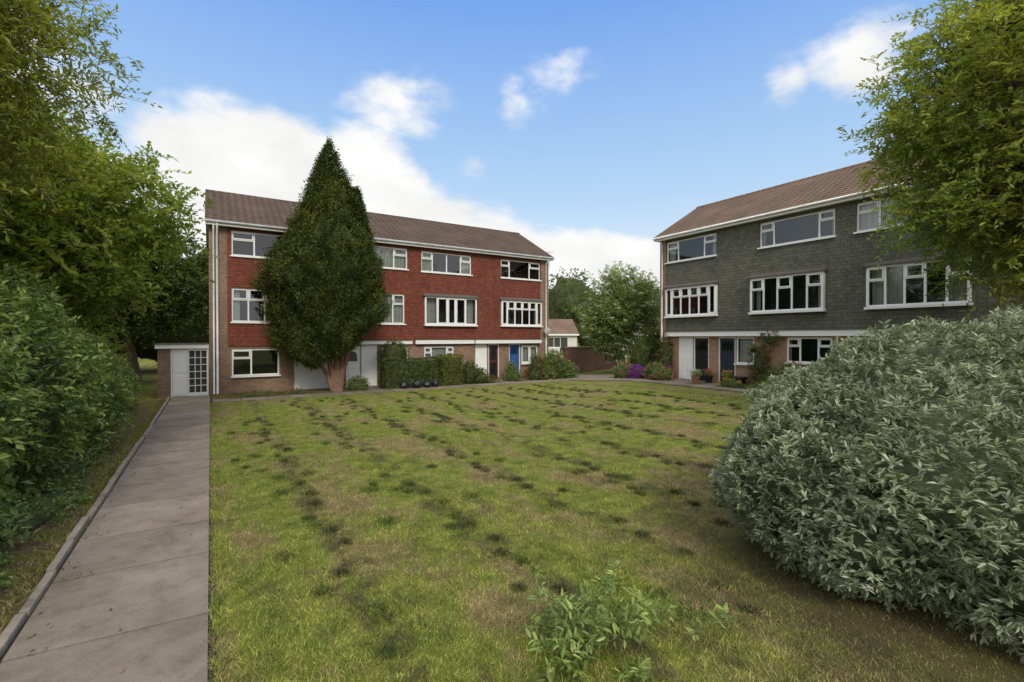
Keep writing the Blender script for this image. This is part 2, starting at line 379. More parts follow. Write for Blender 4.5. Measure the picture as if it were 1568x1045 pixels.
sheet('side_soil_bed',18.62,20.35,-4,18.6,.006,M_soil)
for i,(x0,x1) in enumerate(((5.7,7.0),(12.9,14.5),(15.2,16.0))): sheet('door_path',x0,x1,22.31,24.24,.012,M_conc)
for i,(y0,y1) in enumerate(((14.4,16.2),(13.0,13.9),(5.0,6.6))): sheet('door_path',18.61,20.36,y0,y1,.012,M_conc)

Fv=np.array([.534,.845]); Rv=np.array([.845,-.534])
def bladegeo(name,xy,hh,ww,v,parent=None):
    n=len(xy); an=rng.uniform(0,6.28,n); z=gz(xy[:,0],xy[:,1]); lean=rng.normal(size=(n,2))*.75*hh[:,None]
    dx=np.cos(an)*ww/2; dy=np.sin(an)*ww/2
    V=np.stack([np.stack([xy[:,0]-dx,xy[:,1]-dy,z],1),np.stack([xy[:,0]+dx,xy[:,1]+dy,z],1),np.stack([xy[:,0]+lean[:,0],xy[:,1]+lean[:,1],z+hh],1)],1).reshape(-1,3)
    return mesh_np(name,V,np.arange(3*n).reshape(n,3),M_blade,parent,np.repeat(v,3))
ge=empty('grass')
n=300000; d=2.6*np.exp(rng.random(n)*math.log(18/2.6)); s=rng.uniform(-1.35,1.35,n); xy=d[:,None]*(Fv+s[:,None]*Rv)
ok=(xy[:,0]>.0)&(xy[:,0]<17.6)&(xy[:,1]<21.45); ok|=(xy[:,0]<-1.5)&(xy[:,0]>-2.6)&(rng.random(n)<.4); xy=xy[ok]; d=d[ok]; n=len(xy)
nzv=np.array([mnoise.noise(Vector((a*1.3,b*1.3,0))) for a,b in xy])
keep=(np.hypot(xy[:,0]-7.9,xy[:,1]-1.3)>3.4)|(rng.random(n)<.3); xy=xy[keep]; d=d[keep]; nzv=nzv[keep]; n=len(xy)
bladegeo('lawn_blades',xy,.018*rng.uniform(.5,1.6,n)*(1+.04*d)*(1+1.2*np.clip(nzv,0,1)),.006*rng.uniform(.6,1.3,n)*(1+.10*d),.22+.78*rng.random(n),ge)
tc=[]
for rx in (1.15,2.75,4.4,6.0,7.6,9.3,10.9,12.5,14.1):
    y=1.8+rng.random()
    while y<20.5:
        if mnoise.noise(Vector((rx*.6,y*.35,4)))>-.25: tc.append((rx+rng.normal()*.16,y,rng.uniform(.03,.085)))
        y+=rng.uniform(.15,.65)
for _ in range(110): tc.append((rng.uniform(.3,15),rng.uniform(1.6,20),rng.uniform(.03,.09)))
tc=np.array(tc); per=150
P=(tc[:,None,:2]+rng.normal(size=(len(tc),per,2))*tc[:,None,2:3]*[.9,1.2]).reshape(-1,2); P=P[P[:,0]>.05]; n=len(P)
bladegeo('coarse_tufts',P,.050*rng.uniform(.5,1.5,n),.012*rng.uniform(.6,1.3,n),.16*rng.random(n),ge)
n=9000; P=np.stack([rng.normal(.035,.03,n),rng.uniform(1.5,21.4,n)],1); bladegeo('edge_fringe',P,.045*rng.uniform(.5,1.5,n),.009*rng.uniform(.6,1.3,n),.2+.8*rng.random(n),ge)
n=7000; P=np.stack([-1.5-np.abs(rng.normal(0,.10,n)),rng.uniform(2.5,23,n)],1); bladegeo('verge_fringe',P,.06*rng.uniform(.5,1.5,n),.011*rng.uniform(.6,1.3,n),.2+.8*rng.random(n),ge)

n=2900; x=np.concatenate([rng.uniform(-2.8,-1.45,2400),rng.uniform(-1.4,6,350),rng.uniform(-1.4,-1.1,150)]); y=rng.uniform(2,20,n)
leafmesh('leaf_litter',np.stack([x,y,gz(x,y)+.035],1),rdir(n)*[1,1,.15],np.array([0,0,1.])+rng.normal(size=(n,3))*.3,.04,.022,leafm('dead_leaf',(.09,.055,.03),(.20,.13,.065),(.36,.27,.15)),None,rng.random(n))

# ------------------------------------------------------------ buildings
def wall_grid(mb,x0,x1,z0,z1,yf,ops,rev,edge=True):
    o2=[o for o in ops if o[0]<x1 and o[1]>x0 and o[2]<z1-.01 and o[3]>z0+.01]
    xs=sorted({x0,x1,*[min(max(v,x0),x1) for o in o2 for v in o[:2]]}); zs=sorted({z0,z1,*[min(max(v,z0),z1) for o in o2 for v in o[2:4]]})
    for a,b in zip(xs,xs[1:]):
        for c,d in zip(zs,zs[1:]):
            mx,mz=(a+b)/2,(c+d)/2
            if any(o[0]<mx<o[1] and o[2]<mz<o[3] for o in o2): continue
            mb.quad((a,yf,c),(b,yf,c),(b,yf,d),(a,yf,d))
    for (a,b,c,d) in o2:
        c=max(c,z0); y2=yf+rev
        mb.quad((a,yf,c),(a,yf,d),(a,y2,d),(a,y2,c)); mb.quad((b,yf,c),(b,y2,c),(b,y2,d),(b,yf,d))
        mb.quad((a,yf,d),(b,yf,d),(b,y2,d),(a,y2,d)); mb.quad((a,yf,c),(a,y2,c),(b,y2,c),(b,yf,c))
    if edge:
        y2=yf+rev
        mb.quad((x0,yf,z0),(x0,yf,z1),(x0,y2,z1),(x0,y2,z0)); mb.quad((x1,yf,z0),(x1,y2,z0),(x1,y2,z1),(x1,yf,z1)); mb.quad((x0,yf,z0),(x0,y2,z0),(x1,y2,z0),(x1,yf,z0))

def house(name,loc,rz,L,D,H,ridge,tz,pier,wins,doors,bands,mb_,mt,mr):
    e=empty(name,loc,rz); ops=[tuple(w[:4]) for w in wins]+[(d[0],d[1],-.02,d[2]) for d in doors]
    W=MB(); wall_grid(W,0,L,-.3,H,0,ops,.16,False)
    for x in (0,L): W.poly([(x,0,-.3),(x,0,H),(x,D/2,ridge-.12),(x,D,H),(x,D,-.3)])
    W.quad((0,D,-.3),(L,D,-.3),(L,D,H),(0,D,H)); W.make('brick_walls',mb_,e)
    T=MB(); wall_grid(T,pier,L-pier,tz,H-.02,-.06,ops,.058); T.make('hanging_tiles',mt,e)
    fr=MB();gl=MB();cu=MB();it=MB();ld=MB()
    for w in wins:
        x0,x1,z0,z1,cols,proj=w[:6]; cur=w[6] if len(w)>6 else .2
        yf=-.02-proj if proj else .03
        if proj:
            fr.box(x0-.02,x0+.03,yf,.02,z0,z1); fr.box(x1-.03,x1+.02,yf,.02,z0,z1)
            fr.box(x0-.06,x1+.06,yf-.06,.0,z0-.09,z0-.002)
            a,b=x0-.1,x1+.1; ld.poly([(a,yf-.08,z1),(b,yf-.08,z1),(b,-.06,z1+.13),(a,-.06,z1+.13)]); ld.quad((a,yf-.08,z1-.05),(b,yf-.08,z1-.05),(b,yf-.08,z1),(a,yf-.08,z1))
            ld.quad((a,yf-.08,z1-.05),(a,yf-.08,z1),(a,-.06,z1+.13),(a,-.06,z1-.05)); ld.quad((b,yf-.08,z1-.05),(b,-.06,z1-.05),(b,-.06,z1+.13),(b,yf-.08,z1))
            ld.quad((a,yf-.08,z1-.051),(a,-.0,z1-.051),(b,-.0,z1-.051),(b,yf-.08,z1-.051))
        else:
            fr.box(x0-.05,x1+.05,-.13,.03,z0-.06,z0-.002)
        z1b=z1-(.052 if proj else 0); t=.065
        fr.box(x0,x1,yf,yf+.06,z0,z0+t); fr.box(x0,x1,yf,yf+.06,z1b-t,z1b)
        tot=sum(c[0] for c in cols); xa=x0
        for i,c in enumerate(cols):
            xb=xa+(x1-x0)*c[0]/tot
            fr.box(xa-(t/2 if i else 0),xa+(t/2 if i else t),yf+.002,yf+.058,z0+t,z1b-t)
            zt=z0+t+(z1b-z0-2*t)*.66
            def sash(a,b,c_,d_):
                s=.045; fr.box(a,a+s,yf-.018,yf+.04,c_,d_);fr.box(b-s,b,yf-.018,yf+.04,c_,d_);fr.box(a+s,b-s,yf-.018,yf+.04,c_,c_+s);fr.box(a+s,b-s,yf-.018,yf+.04,d_-s,d_)
            a,b=xa+t*.6,xb-t*.6
            if c[1]==1:
                fr.box(a,b,yf+.003,yf+.057,zt-.025,zt+.03); sash(a,b,zt+.03,z1b-t); 
            if c[1]==2: sash(a,b,z0+t,z1b-t)
            xa=xb
        fr.box(x1-t,x1,yf+.002,yf+.058,z0+t,z1b-t)
        gl.quad((x0+.01,yf+.035,z0+.01),(x1-.01,yf+.035,z0+.01),(x1-.01,yf+.035,z1b-.01),(x0+.01,yf+.035,z1b-.01))
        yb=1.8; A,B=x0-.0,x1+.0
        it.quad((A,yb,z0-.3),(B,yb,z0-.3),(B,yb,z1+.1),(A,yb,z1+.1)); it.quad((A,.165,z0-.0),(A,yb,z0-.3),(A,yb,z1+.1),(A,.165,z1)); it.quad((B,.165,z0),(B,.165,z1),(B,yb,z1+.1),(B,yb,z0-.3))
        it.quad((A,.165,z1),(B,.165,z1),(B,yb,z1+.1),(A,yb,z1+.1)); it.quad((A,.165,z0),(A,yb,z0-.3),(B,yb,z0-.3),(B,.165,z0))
        def curtain(a,b,zz0):
            k=max(3,int((b-a)/.035)); px=np.linspace(a,b,k); py=.20+.025*np.sin(px*70)+.01*np.sin(px*23)
            for q in range(k-1): cu.quad((px[q],py[q],zz0),(px[q+1],py[q+1],zz0),(px[q+1],py[q+1],z1-.02),(px[q],py[q],z1-.02))
        wd=x1-x0
        if cur>=1: curtain(x0+.02,x1-.02,z0+.02)
        elif cur<0: curtain(x0+.02,x1-.02,z1-(z1-z0)*(-cur))
        elif cur>0:
            curtain(x0+.02,x0+wd*cur*rng.uniform(.7,1.2),z0+.02); curtain(x1-wd*cur*rng.uniform(.7,1.2),x1-.02,z0+.02)
    dm={}
    for d in doors:
        x0,x1,z1,mt_,kind=d; k=dm.setdefault(mt_.name,(MB(),mt_))[0]
        fr.box(x0,x0+.05,.02,.10,0,z1); fr.box(x1-.05,x1,.02,.10,0,z1); fr.box(x0+.05,x1-.05,.02,.10,z1-.05,z1)
        a,b=x0+.052,x1-.052; k.box(a,b,.05,.09,.02,z1-.052); w=b-a
        if kind=='panel':
            for (u0,u1) in ((.12,.45),(.55,.88)):
                for (q0,q1) in ((.06,.32),(.38,.62)): k.box(a+w*u0,a+w*u1,.035,.052,z1*q0+.04,z1*q1)
            gl.quad((a+w*.15,.045,z1*.70),(a+w*.85,.045,z1*.70),(a+w*.85,.045,z1*.90),(a+w*.15,.045,z1*.90))
            k.box(a+w*.12,a+w*.88,.046,.049,z1*.68,z1*.92)
            ld.box(a+w*.88,a+w*.93,.0,.05,z1*.46,z1*.5)
        elif kind=='board':
            n=max(3,int(w/.14))
            for q in range(n): k.box(a+w*q/n+.006,a+w*(q+1)/n-.006,.035,.052,.03,z1-.06)
        elif kind=='arch':
            pts=[(a+w*.15,.04,z1*.62),(a+w*.85,.04,z1*.62)]+[(a+w*(.5+.35*math.cos(th)),.04,z1*(.72+.14*math.sin(th))) for th in np.linspace(0,math.pi,10)]
            ld.poly(pts); 
            for (u0,u1) in ((.12,.45),(.55,.88)): k.box(a+w*u0,a+w*u1,.035,.052,z1*.1,z1*.5)
        elif kind=='glass2':
            gl.quad((a+.1,.045,z1*.1),(b-.1,.045,z1*.1),(b-.1,.045,z1*.93),(a+.1,.045,z1*.93)); it.quad((a+.1,.047,z1*.1),(b-.1,.047,z1*.1),(b-.1,.047,z1*.93),(a+.1,.047,z1*.93)); k.box(a+.1,b-.1,.035,.05,z1*.48,z1*.54)
        ld.box(x0,x1,-.06,.12,-.05,.018)
    for nme,(k,mm) in dm.items(): k.make('doors_'+nme,mm,e,bevel=.004)
    for (a,b,z0,z1,pr) in bands:
        fr.box(a,b,-pr,-.01,z0,z1); ld.box(a-.02,b+.02,-pr-.03,-.011,z1+.002,z1+.03)
    ov=.38; vg=.14; rf=MB(); y0=-ov; ze=H+.06; ym=D/2; sl=math.hypot(ym-y0,ridge-ze); n=int(sl/.30)
    for side in (0,1):
        def pt(x,s,lift):
            y=y0+(ym-y0)*s; z=ze+(ridge-ze)*s+lift
            return (x, y if side==0 else D-y, z)
        for i in range(n):
            s0,s1=i/n,(i+1)/n
            rf.quad(pt(-vg,s0,.04),pt(L+vg,s0,.04),pt(L+vg,s1,.012),pt(-vg,s1,.012)); rf.quad(pt(-vg,s0,.0),pt(L+vg,s0,.0),pt(L+vg,s0,.04),pt(-vg,s0,.04))
        fr.quad(pt(-vg+.02,0,-.02),pt(L+vg-.02,0,-.02),pt(L+vg-.02,1,-.02),pt(-vg+.02,1,-.02))
        for x in (-vg,L+vg): rf.quad(pt(x,0,-.10),pt(x,1,-.10),pt(x,1,.03),pt(x,0,.03))
    x=-vg
    while x<L+vg-.05:
        x2=min(x+.45,L+vg); r=.10+.005*rng.random()
        rf.tube([(x,ym,ridge-.03),(x2-.012,ym,ridge-.03)],[r,r],10); x=x2
    rf.make('roof',mr,e)
    fr.box(-vg+.02,L+vg-.02,-ov+.04,-ov+.065,H-.12,H+.05); fr.box(-vg+.02,L+vg-.02,-ov+.07,-.002,H-.10,H-.08)
    gt=MB(); gt.tube([(-vg,-ov-.02,H+.02),(L+vg,-ov-.02,H+.02)],[.055,.055],10)
    gt.make('gutter',M_gpipe,e,smooth=True)
    fr.make('window_frames_and_trim',M_white,e); gl.make('window_glass',M_glass,e); cu.make('curtains',M_curt,e); it.make('room_interiors',M_dark,e); ld.make('cappings_and_thresholds',M_lead,e)
    return e

c3=[(.24,1),(.52,0),(.24,1)]; c4=[(.22,1),(.28,0),(.28,0),(.22,1)]; c5=[(.2,1),(.2,0),(.2,1),(.2,0),(.2,1)]; c6=[(.14,2),(.18,1),(.18,1),(.18,1),(.18,1),(.14,2)]; cm=[(.22,0),(.2,2),(.16,2),(.2,2),(.22,0)]
HL=house('red_tile_hung_terrace_house',(-.05,24.3,0),0,18.15,7.3,7.42,9.72,2.12,.68,
 [(.83,2.72,.78,1.98,[(.4,1),(.6,0)],0,.0),(7.5,8.9,.95,1.98,c3,0),(9.8,11.55,1.0,2.0,c3,0,1),(16.1,17.3,.9,2.0,[(.5,2),(.5,2)],0,1),
  (.83,3.8,3.18,4.70,[(.22,1),(.22,1),(.22,1),(.34,0)],0,.1),(5.6,8.7,3.2,4.78,c5,.0,.3),(9.8,12.9,3.2,4.75,cm,.16,.22),(14.6,17.5,3.22,4.75,c6,.14,.15),
  (.83,3.8,6.1,7.2,[(.3,1),(.7,0)],0,.0),(5.85,8.86,6.08,7.18,c3,0,-.9),(9.62,12.65,6.04,7.15,c4,0,.25),(14.6,17.5,6.04,7.15,[(.22,1),(.5,0),(.28,1)],0,0)],
 [(3.35,5.3,2.06,M_whitep,'board'),(5.7,6.4,2.1,M_whitep,'arch'),(6.45,7.25,2.1,M_whitep,'board'),(12.92,13.7,2.1,M_whitep,'board'),(13.78,14.5,2.1,M_maroon,'glass2'),(15.2,16.0,2.1,M_blue,'panel')],
 [(5.45,9.1,2.14,2.32,.12),(9.25,12.75,2.14,2.36,.2),(12.8,17.4,2.14,2.36,.3)],M_brickL,M_tileL,M_roofL)
rp=MB()
rp.tube([(.30,-.10,.05),(.30,-.10,7.1),(.30,-.38,7.38)],[.045]*3,8); rp.tube([(.17,-.08,.05),(.17,-.08,7.0),(.17,-.36,7.36)],[.035]*3,8)
rp.tube([(17.9,-.08,.05),(17.9,-.08,7.1),(17.9,-.38,7.38)],[.04]*3,8); rp.make('downpipes',M_gpipe,HL,smooth=True)
HR=house('grey_tile_hung_terrace_house',(20.4,17.4,.35),-math.pi/2,22.5,6.6,7.36,9.58,2.44,.42,
 [(4.40,5.25,.95,2.15,[(1,0)],0,1),(6.67,8.41,1.1,2.15,[(.3,1),(.4,0),(.3,1)],0,.1),(9.2,10.8,1.1,2.15,c3,0,.3),(14.2,16,1.1,2.15,c3,0,.3),
  (.50,3.45,3.25,4.75,c6,.14,.1),(5.2,8.15,3.25,4.78,c5,.2,.1),(9.6,12.4,3.25,4.75,c5,.14,.3),(14.2,17.2,3.25,4.75,c5,.14,.3),(18.6,21.6,3.25,4.75,c5,.14,.3),
  (.45,3.4,6.06,7.14,c3,0,.15),(5.5,8.5,6.06,7.14,[(.2,1),(.6,0),(.2,1)],0,.05),(9.2,12.2,6.06,7.14,c3,0,.3),(14.2,17.2,6.06,7.14,c3,0,.2),(18.6,21.6,6.06,7.14,c3,0,.3)],
 [(1.22,2.08,2.15,M_whitep,'board'),(2.12,2.98,2.15,M_black,'panel'),(3.5,4.36,2.15,M_navy,'panel'),(11.0,11.9,2.15,M_whitep,'board'),(11.95,12.8,2.15,M_black,'panel'),(17,17.9,2.15,M_blue,'panel')],
 [(.5,22.0,2.2,2.43,.22)],M_brickR,M_tileR,M_roofR)
rp=MB(); rp.tube([(.2,-.08,.05),(.2,-.08,7.05),(.2,-.38,7.33)],[.04]*3,8); rp.make('downpipes',M_gpipe,HR,smooth=True)
sd=empty('satellite_dish',(17.75,24.1,2.9)); mb=MB(); k=14
for i in range(4):
    for j in range(k):
        def q(ii,jj):
            r=.22*ii/4; a=2*math.pi*jj/k; return (r*math.cos(a),-.18+.7*r*r,r*math.sin(a))
        mb.quad(q(i,j),q(i+1,j),q(i+1,j+1),q(i,j+1))
mb.make('dish',M_pipe,sd,smooth=True); mb=MB(); mb.tube([(0,-.15,0),(0,.2,-.05)],[.02,.02]); mb.tube([(0,-.16,-.22),(0,-.45,-.05)],[.01,.015]); mb.box(-.03,.03,-.5,-.42,-.07,-.01); mb.make('arm',M_pipe,sd)
ta=empty('tv_aerial',(18.2,24.35,7.2)); mb=MB(); mb.tube([(0,0,-.3),(0,0,.75)],[.015,.015],6); mb.tube([(-.3,0,.7),(.3,0,.7)],[.01,.01],6)
for x in np.linspace(-.28,.28,7): mb.tube([(x,-.12,.7),(x,.12,.7)],[.006,.006],4)
mb.make('aerial',M_metal,ta)

oh=empty('outhouse',(-1.85,24.32,0)); mb=MB(); mb.box(0,.42,0,1.8,-.2,2.02); mb.box(.42,1.78,.2,1.8,-.2,2.02); mb.make('brick_walls',M_brickL,oh)
mb=MB(); mb.box(-.08,1.78,-.10,1.85,2.03,2.2); mb.box(.44,.49,.0,.15,0,2.02); mb.box(1.02,1.08,0,.15,0,2.02); mb.box(1.7,1.77,0,.15,0,2.02)
mb.box(1.08,1.7,.0,.15,0,.15); mb.box(1.08,1.7,0,.15,1.93,2.02)
for q in range(1,3): mb.box(1.08+.62*q/3-.015,1.08+.62*q/3+.015,.03,.09,.15,1.93)
for q in range(1,6): mb.box(1.08,1.7,.032,.088,.15+1.78*q/6-.015,.15+1.78*q/6+.015)
mb.box(.50,1.01,.03,.12,.02,2.0)
for (a,b) in ((.1,.9),(1.0,1.9)): mb.box(.56,.95,.015,.032,a,b)
mb.make('door_and_frame',M_whitep,oh); mb=MB(); mb.quad((1.08,.1,.15),(1.7,.1,.15),(1.7,.1,1.93),(1.08,.1,1.93)); mb.make('glass_backing',M_dark,oh)
mb=MB(); mb.box(-.12,1.76,-.14,1.9,2.203,2.24); mb.make('felt_roof',M_lead,oh)

ge2=empty('brick_garden_wall',(20.5,25.6,.05)); gw=MB(); gw.box(0,5.2,0,.23,-.2,1.72); gw.make('wall',bricky('wall_brick',(.28,.135,.08),(.19,.09,.06),(.22,.19,.15),.225,.075,.01),ge2)
cp=MB(); 
for i in range(12): cp.box(-.03+i*.44,-.03+i*.44+.43,-.04,.27,1.722,1.80)
cp.make('coping',M_brickR,ge2)

def bung(loc,rz,L):
    e=empty('bungalow',loc,rz); mb=MB(); wall_grid(mb,0,L,-.3,2.5,0,[(1,2.6,.9,2.1),(4,5.6,.9,2.1),(L-2,L-1.1,0,2.05)],.1,False)
    for x in (0,L): mb.poly([(x,0,-.3),(x,0,2.5),(x,3.5,4.2),(x,7,2.5),(x,7,-.3)])
    mb.quad((0,7,-.3),(L,7,-.3),(L,7,2.5),(0,7,2.5)); mb.make('walls',M_grey,e)
    r=MB(); r.quad((-.2,-.3,2.45),(L+.2,-.3,2.45),(L+.2,3.5,4.35),(-.2,3.5,4.35)); r.quad((-.2,7.3,2.45),(-.2,3.5,4.35),(L+.2,3.5,4.35),(L+.2,7.3,2.45)); r.make('roof',M_roofR,e)
    f=MB(); f.box(-.2,L+.2,-.34,-.3,2.3,2.48)
    for x0 in (1,4): f.box(x0,x0+1.6,.02,.07,.9,.97);f.box(x0,x0+1.6,.02,.07,2.03,2.1);f.box(x0+.77,x0+.83,.02,.07,.97,2.03);f.box(x0,x0+.06,.02,.07,.97,2.03);f.box(x0+1.54,x0+1.6,.02,.07,.97,2.03)
    f.make('frames',M_white,e); d=MB(); d.quad((.5,.09,.0),(L-.5,.09,.0),(L-.5,.09,2.2),(.5,.09,2.2)); d.make('window_panes',M_dark,e)
bung((29.5,46.5,.4),R(-28),7.5); bung((37.5,41,.4),R(-50),8); bung((44,36,.3),R(-55),9)

# ------------------------------------------------------------ vegetation
def cypress():
    e=empty('cypress_tree',(4.9,22.85,0)); n=15000; cx,cy=-.45,-.1
    def prof(z):
        return np.interp(z,[1.1,1.8,2.8,4.0,5.4,7.0,8.2,9.4,10.4,11.0],[.4,1.5,2.25,2.5,2.28,1.75,1.20,.68,.30,.02])
    def surf(z,th):
        q=np.array([mnoise.noise(Vector((math.cos(a)*1.6,math.sin(a)*1.6,zz*.45)))*.34+mnoise.noise(Vector((math.cos(a)*4,math.sin(a)*4,zz*1.1)))*.30 for a,zz in zip(th,z)])
        return prof(z)*(1+q)
    z=1.2+9.75*rng.random(n)**.95; keep=rng.random(n)<(prof(z)/2.4*.9+.12); z=z[keep]; n=len(z); th=rng.uniform(0,2*math.pi,n)
    r=surf(z,th)*(1-.22*rng.random(n)**1.5)
    P=np.stack([cx+r*np.cos(th),cy+r*np.sin(th)*.8,z+.25*np.cos(th)],1)
    n2=2200; z2=6.6+2.5*rng.random(n2); th2=rng.uniform(0,6.28,n2); r2=np.interp(z2,[6.6,7.6,9.1],[.75,.5,.04])*(1-.2*rng.random(n2))
    P2=np.stack([cx+1.2+r2*np.cos(th2),cy-.2+r2*np.sin(th2),z2],1)
    P=np.concatenate([P,P2]); th=np.concatenate([th,th2]); n=len(P)
    P[:,1]=np.minimum(P[:,1],1.3)
    D=np.stack([np.cos(th)*.35,np.sin(th)*.35,np.full(n,1.)],1)+rng.normal(size=(n,3))*.22
    lum=np.array([mnoise.noise(Vector((p[0]*1.6,p[1]*1.6,p[2]*.7)))+.6*mnoise.noise(Vector(p*3)) for p in P])
    sprays(P,D,8,.36,.15,.05,M_cyp,'foliage',e,.42+.42*lum+rng.normal(size=n)*.10,droop=0,jit=.35)
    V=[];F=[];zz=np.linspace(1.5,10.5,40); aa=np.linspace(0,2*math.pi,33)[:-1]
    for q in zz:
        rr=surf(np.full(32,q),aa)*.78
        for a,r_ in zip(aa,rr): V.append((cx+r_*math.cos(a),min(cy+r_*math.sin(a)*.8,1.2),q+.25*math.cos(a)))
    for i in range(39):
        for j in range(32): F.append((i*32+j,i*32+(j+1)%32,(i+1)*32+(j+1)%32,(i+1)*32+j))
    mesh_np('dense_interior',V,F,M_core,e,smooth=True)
    mb=MB()
    for (dx,tx,r) in ((.1,.55,.13),(-.05,-.5,.14),(0,.0,.16),(-.12,-1.2,.09),(.15,.15,.1)):
        mb.tube([(dx,0,-.1),(dx+tx*.25,.0,.8),(dx+tx*.7,-.05,1.7),(dx+tx,-.1,2.8)],[r*1.2,r,r*.8,r*.6],8)
    mb.make('trunks',M_barkr,e,smooth=True)
cypress()

shrub('grey_leaved_bush',[(7.3,1.6,1.1,2.5,2.3,1.52),(8.9,1.2,1.2,2.2,2.2,1.5),(5.9,2.35,.85,1.25,1.3,1.08)],290,9,.08,.070,.023,M_grey_l,six=True,upb=.6,core=.86,rand=.5,droop=0,inner=.12,cm=M_coreg,vvar=.18)
shrub('laurel_shrub',[(-3.2,7.5,1.5,1.3,1.8,1.9),(-3.1,10.5,1.6,1.35,2,1.9),(-3.1,13.5,1.2,1.4,2,1.65),(-3.3,17,.9,1.3,2.2,1.3),(-3.4,20.5,.8,1.2,2,1.1),(-3.3,4.6,1.3,1.2,1.6,1.6)],85,7,.24,.125,.055,M_shrub,upb=.3,core=.78,rand=.9,inner=.38,vvar=.2)
shrub('overgrown_hedge',[(-6,8,2,2,3,2.6),(-6,12.5,2,2,3,2.6),(-6.2,17,1.8,2,3,2.3),(-6,21.5,1.5,2,3,2.0),(-5.5,26,1.2,2.5,2.5,1.8)],25,7,.28,.15,.06,M_leafS,core=.82,rand=.7)
shrub('ground_ivy',[(-2.3,6.6,.05,.5,1.2,.28),(-2.1,9.2,.05,.45,1.5,.25),(-2.2,12.5,.05,.4,1.6,.22)],120,5,.10,.06,.04,M_shrub,core=.6)

tree('ash_tree',(-4.6,11.5,0),[(-3.5,10.9,6.9,1.7,2.0,1.8),(-4.4,9.8,8.2,2.0,2.2,1.8),(-5.0,12.5,7.0,2,2.2,2.2),(-4.0,9.0,5.4,1.3,1.6,1.3)],420,14,12,.125,.045,M_leafA,.15,4.6,clr=.55,tw=.6,lump=.20)
tree('sycamore_tree',(-4.4,16.5,0),[(-2.9,16.6,5.7,2.1,2.6,1.8),(-4.3,15.6,4.4,2.0,2.6,1.6),(-4.4,18,6.6,2.4,2.4,1.9),(-2.8,15.5,3.9,1.2,1.6,1.0)],400,14,10,.17,.09,M_leafS,.15,3.6,clr=.6,tw=.6,lump=.25)
tree('oak_tree',(-3.4,33,0),[(-2.6,33,5.6,3.3,3,2.7),(-5.5,31,6.5,3,3,3)],260,14,9,.25,.14,M_leafD,.22,3.5,clr=.8,tw=.8)
tree('oak_tree',(-9,27,0),[(-8,26,6.5,3.8,3,4)],200,14,9,.25,.14,M_leafD,.22,3.5,clr=.8,tw=.8)
tree('robinia_tree',(14.9,2.4,.3),[(14.3,2.8,7.4,2.2,2.5,2.5),(14.3,2.5,5.5,2.1,2.3,1.8),(16.2,2.2,8.4,3,3,2.8),(15.6,1.6,5.6,2.5,2.4,2.2)],740,14,12,.14,.058,M_leafR,.15,3.6,clr=.6,tw=.55,lump=.11)
tree('elder_tree',(22.3,21.8,0),[(22.2,22,4.2,2.3,2.1,2.3),(21.2,21.8,3.0,1.4,1.3,1.4)],260,14,9,.17,.08,M_shrub,.11,2.2,clr=.5,tw=.5,lump=.2,blossom=420)

def treeline(name,centers,n_leaf,size,mat):
    e=empty(name,(0,0,0)); P=[];v=[]; mb=MB()
    for (x,y,r,h) in centers:
        k=n_leaf; d=rdir(k); lum=np.array([mnoise.noise(Vector(q*2.5)+Vector((x,y,0))) for q in d])
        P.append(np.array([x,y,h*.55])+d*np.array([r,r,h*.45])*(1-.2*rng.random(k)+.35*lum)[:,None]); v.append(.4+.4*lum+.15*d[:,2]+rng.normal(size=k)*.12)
        blob_core(mb,(x,y,h*.52),(r*.85,r*.85,h*.40),x); mb.tube([(x,y,-.2),(x,y,h*.5)],[.3,.25],6)
    P=np.concatenate(P);v=np.clip(np.concatenate(v),0,1); mb.make('trunks_and_interior',M_core,e,smooth=True)
    leafmesh('foliage',P,rdir(len(P)),rdir(len(P)),size,size*.6,mat,e,v)
cs=[]
for az in np.arange(-28,100,4.2):
    dd=82+rng.normal()*6; a=R(az); cs.append((dd*math.sin(a),dd*math.cos(a),5.2+rng.random()*1.5,12.9+rng.normal()*1.2))
treeline('distant_tree_line',cs,1700,.55,M_far)
cs=[(40,44,2.5,5.0),(-9,40,5,8),(-3,44,5,7.5),(-14,36,5,9)]
treeline('background_shrubbery',cs,2600,.28,M_leafD)

def hedge(name,x0,x1,y0,y1,z1,mat,dens=160,gnd=0):
    e=empty(name,((x0+x1)/2,(y0+y1)/2,gnd)); hx,hy=(x1-x0)/2,(y1-y0)/2; P=[];D=[]
    for (A,fn,nn) in ((2*hx*z1,lambda a,b:(a*hx,-hy,b),(0,-1,0)),(2*hx*z1,lambda a,b:(a*hx,hy,b),(0,1,0)),(2*hy*z1,lambda a,b:(-hx,a*hy,b),(-1,0,0)),(2*hy*z1,lambda a,b:(hx,a*hy,b),(1,0,0))):
        for _ in range(int(A*dens)): P.append(fn(rng.uniform(-1,1),rng.uniform(.05,z1))); D.append(nn)
    for _ in range(int(4*hx*hy*dens)): P.append((rng.uniform(-hx,hx),rng.uniform(-hy,hy),z1)); D.append((0,0,1))
    P=np.array(P);D=np.array(D,dtype=float); lum=np.array([mnoise.noise(Vector(p*1.4)+Vector((x0,0,0))) for p in P]); P=P+D*(lum*.12-.08*rng.random(len(P)))[:,None]
    sprays(P,D+rdir(len(P))*.7,6,.09,.06,.032,mat,'foliage',e,.4+.3*lum+rng.normal(size=len(P))*.12,droop=0)
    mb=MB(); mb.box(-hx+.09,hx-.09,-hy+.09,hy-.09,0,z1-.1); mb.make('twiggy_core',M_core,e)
hedge('clipped_hedge',7.0,9.9,22.5,23.2,1.42,M_hedge)
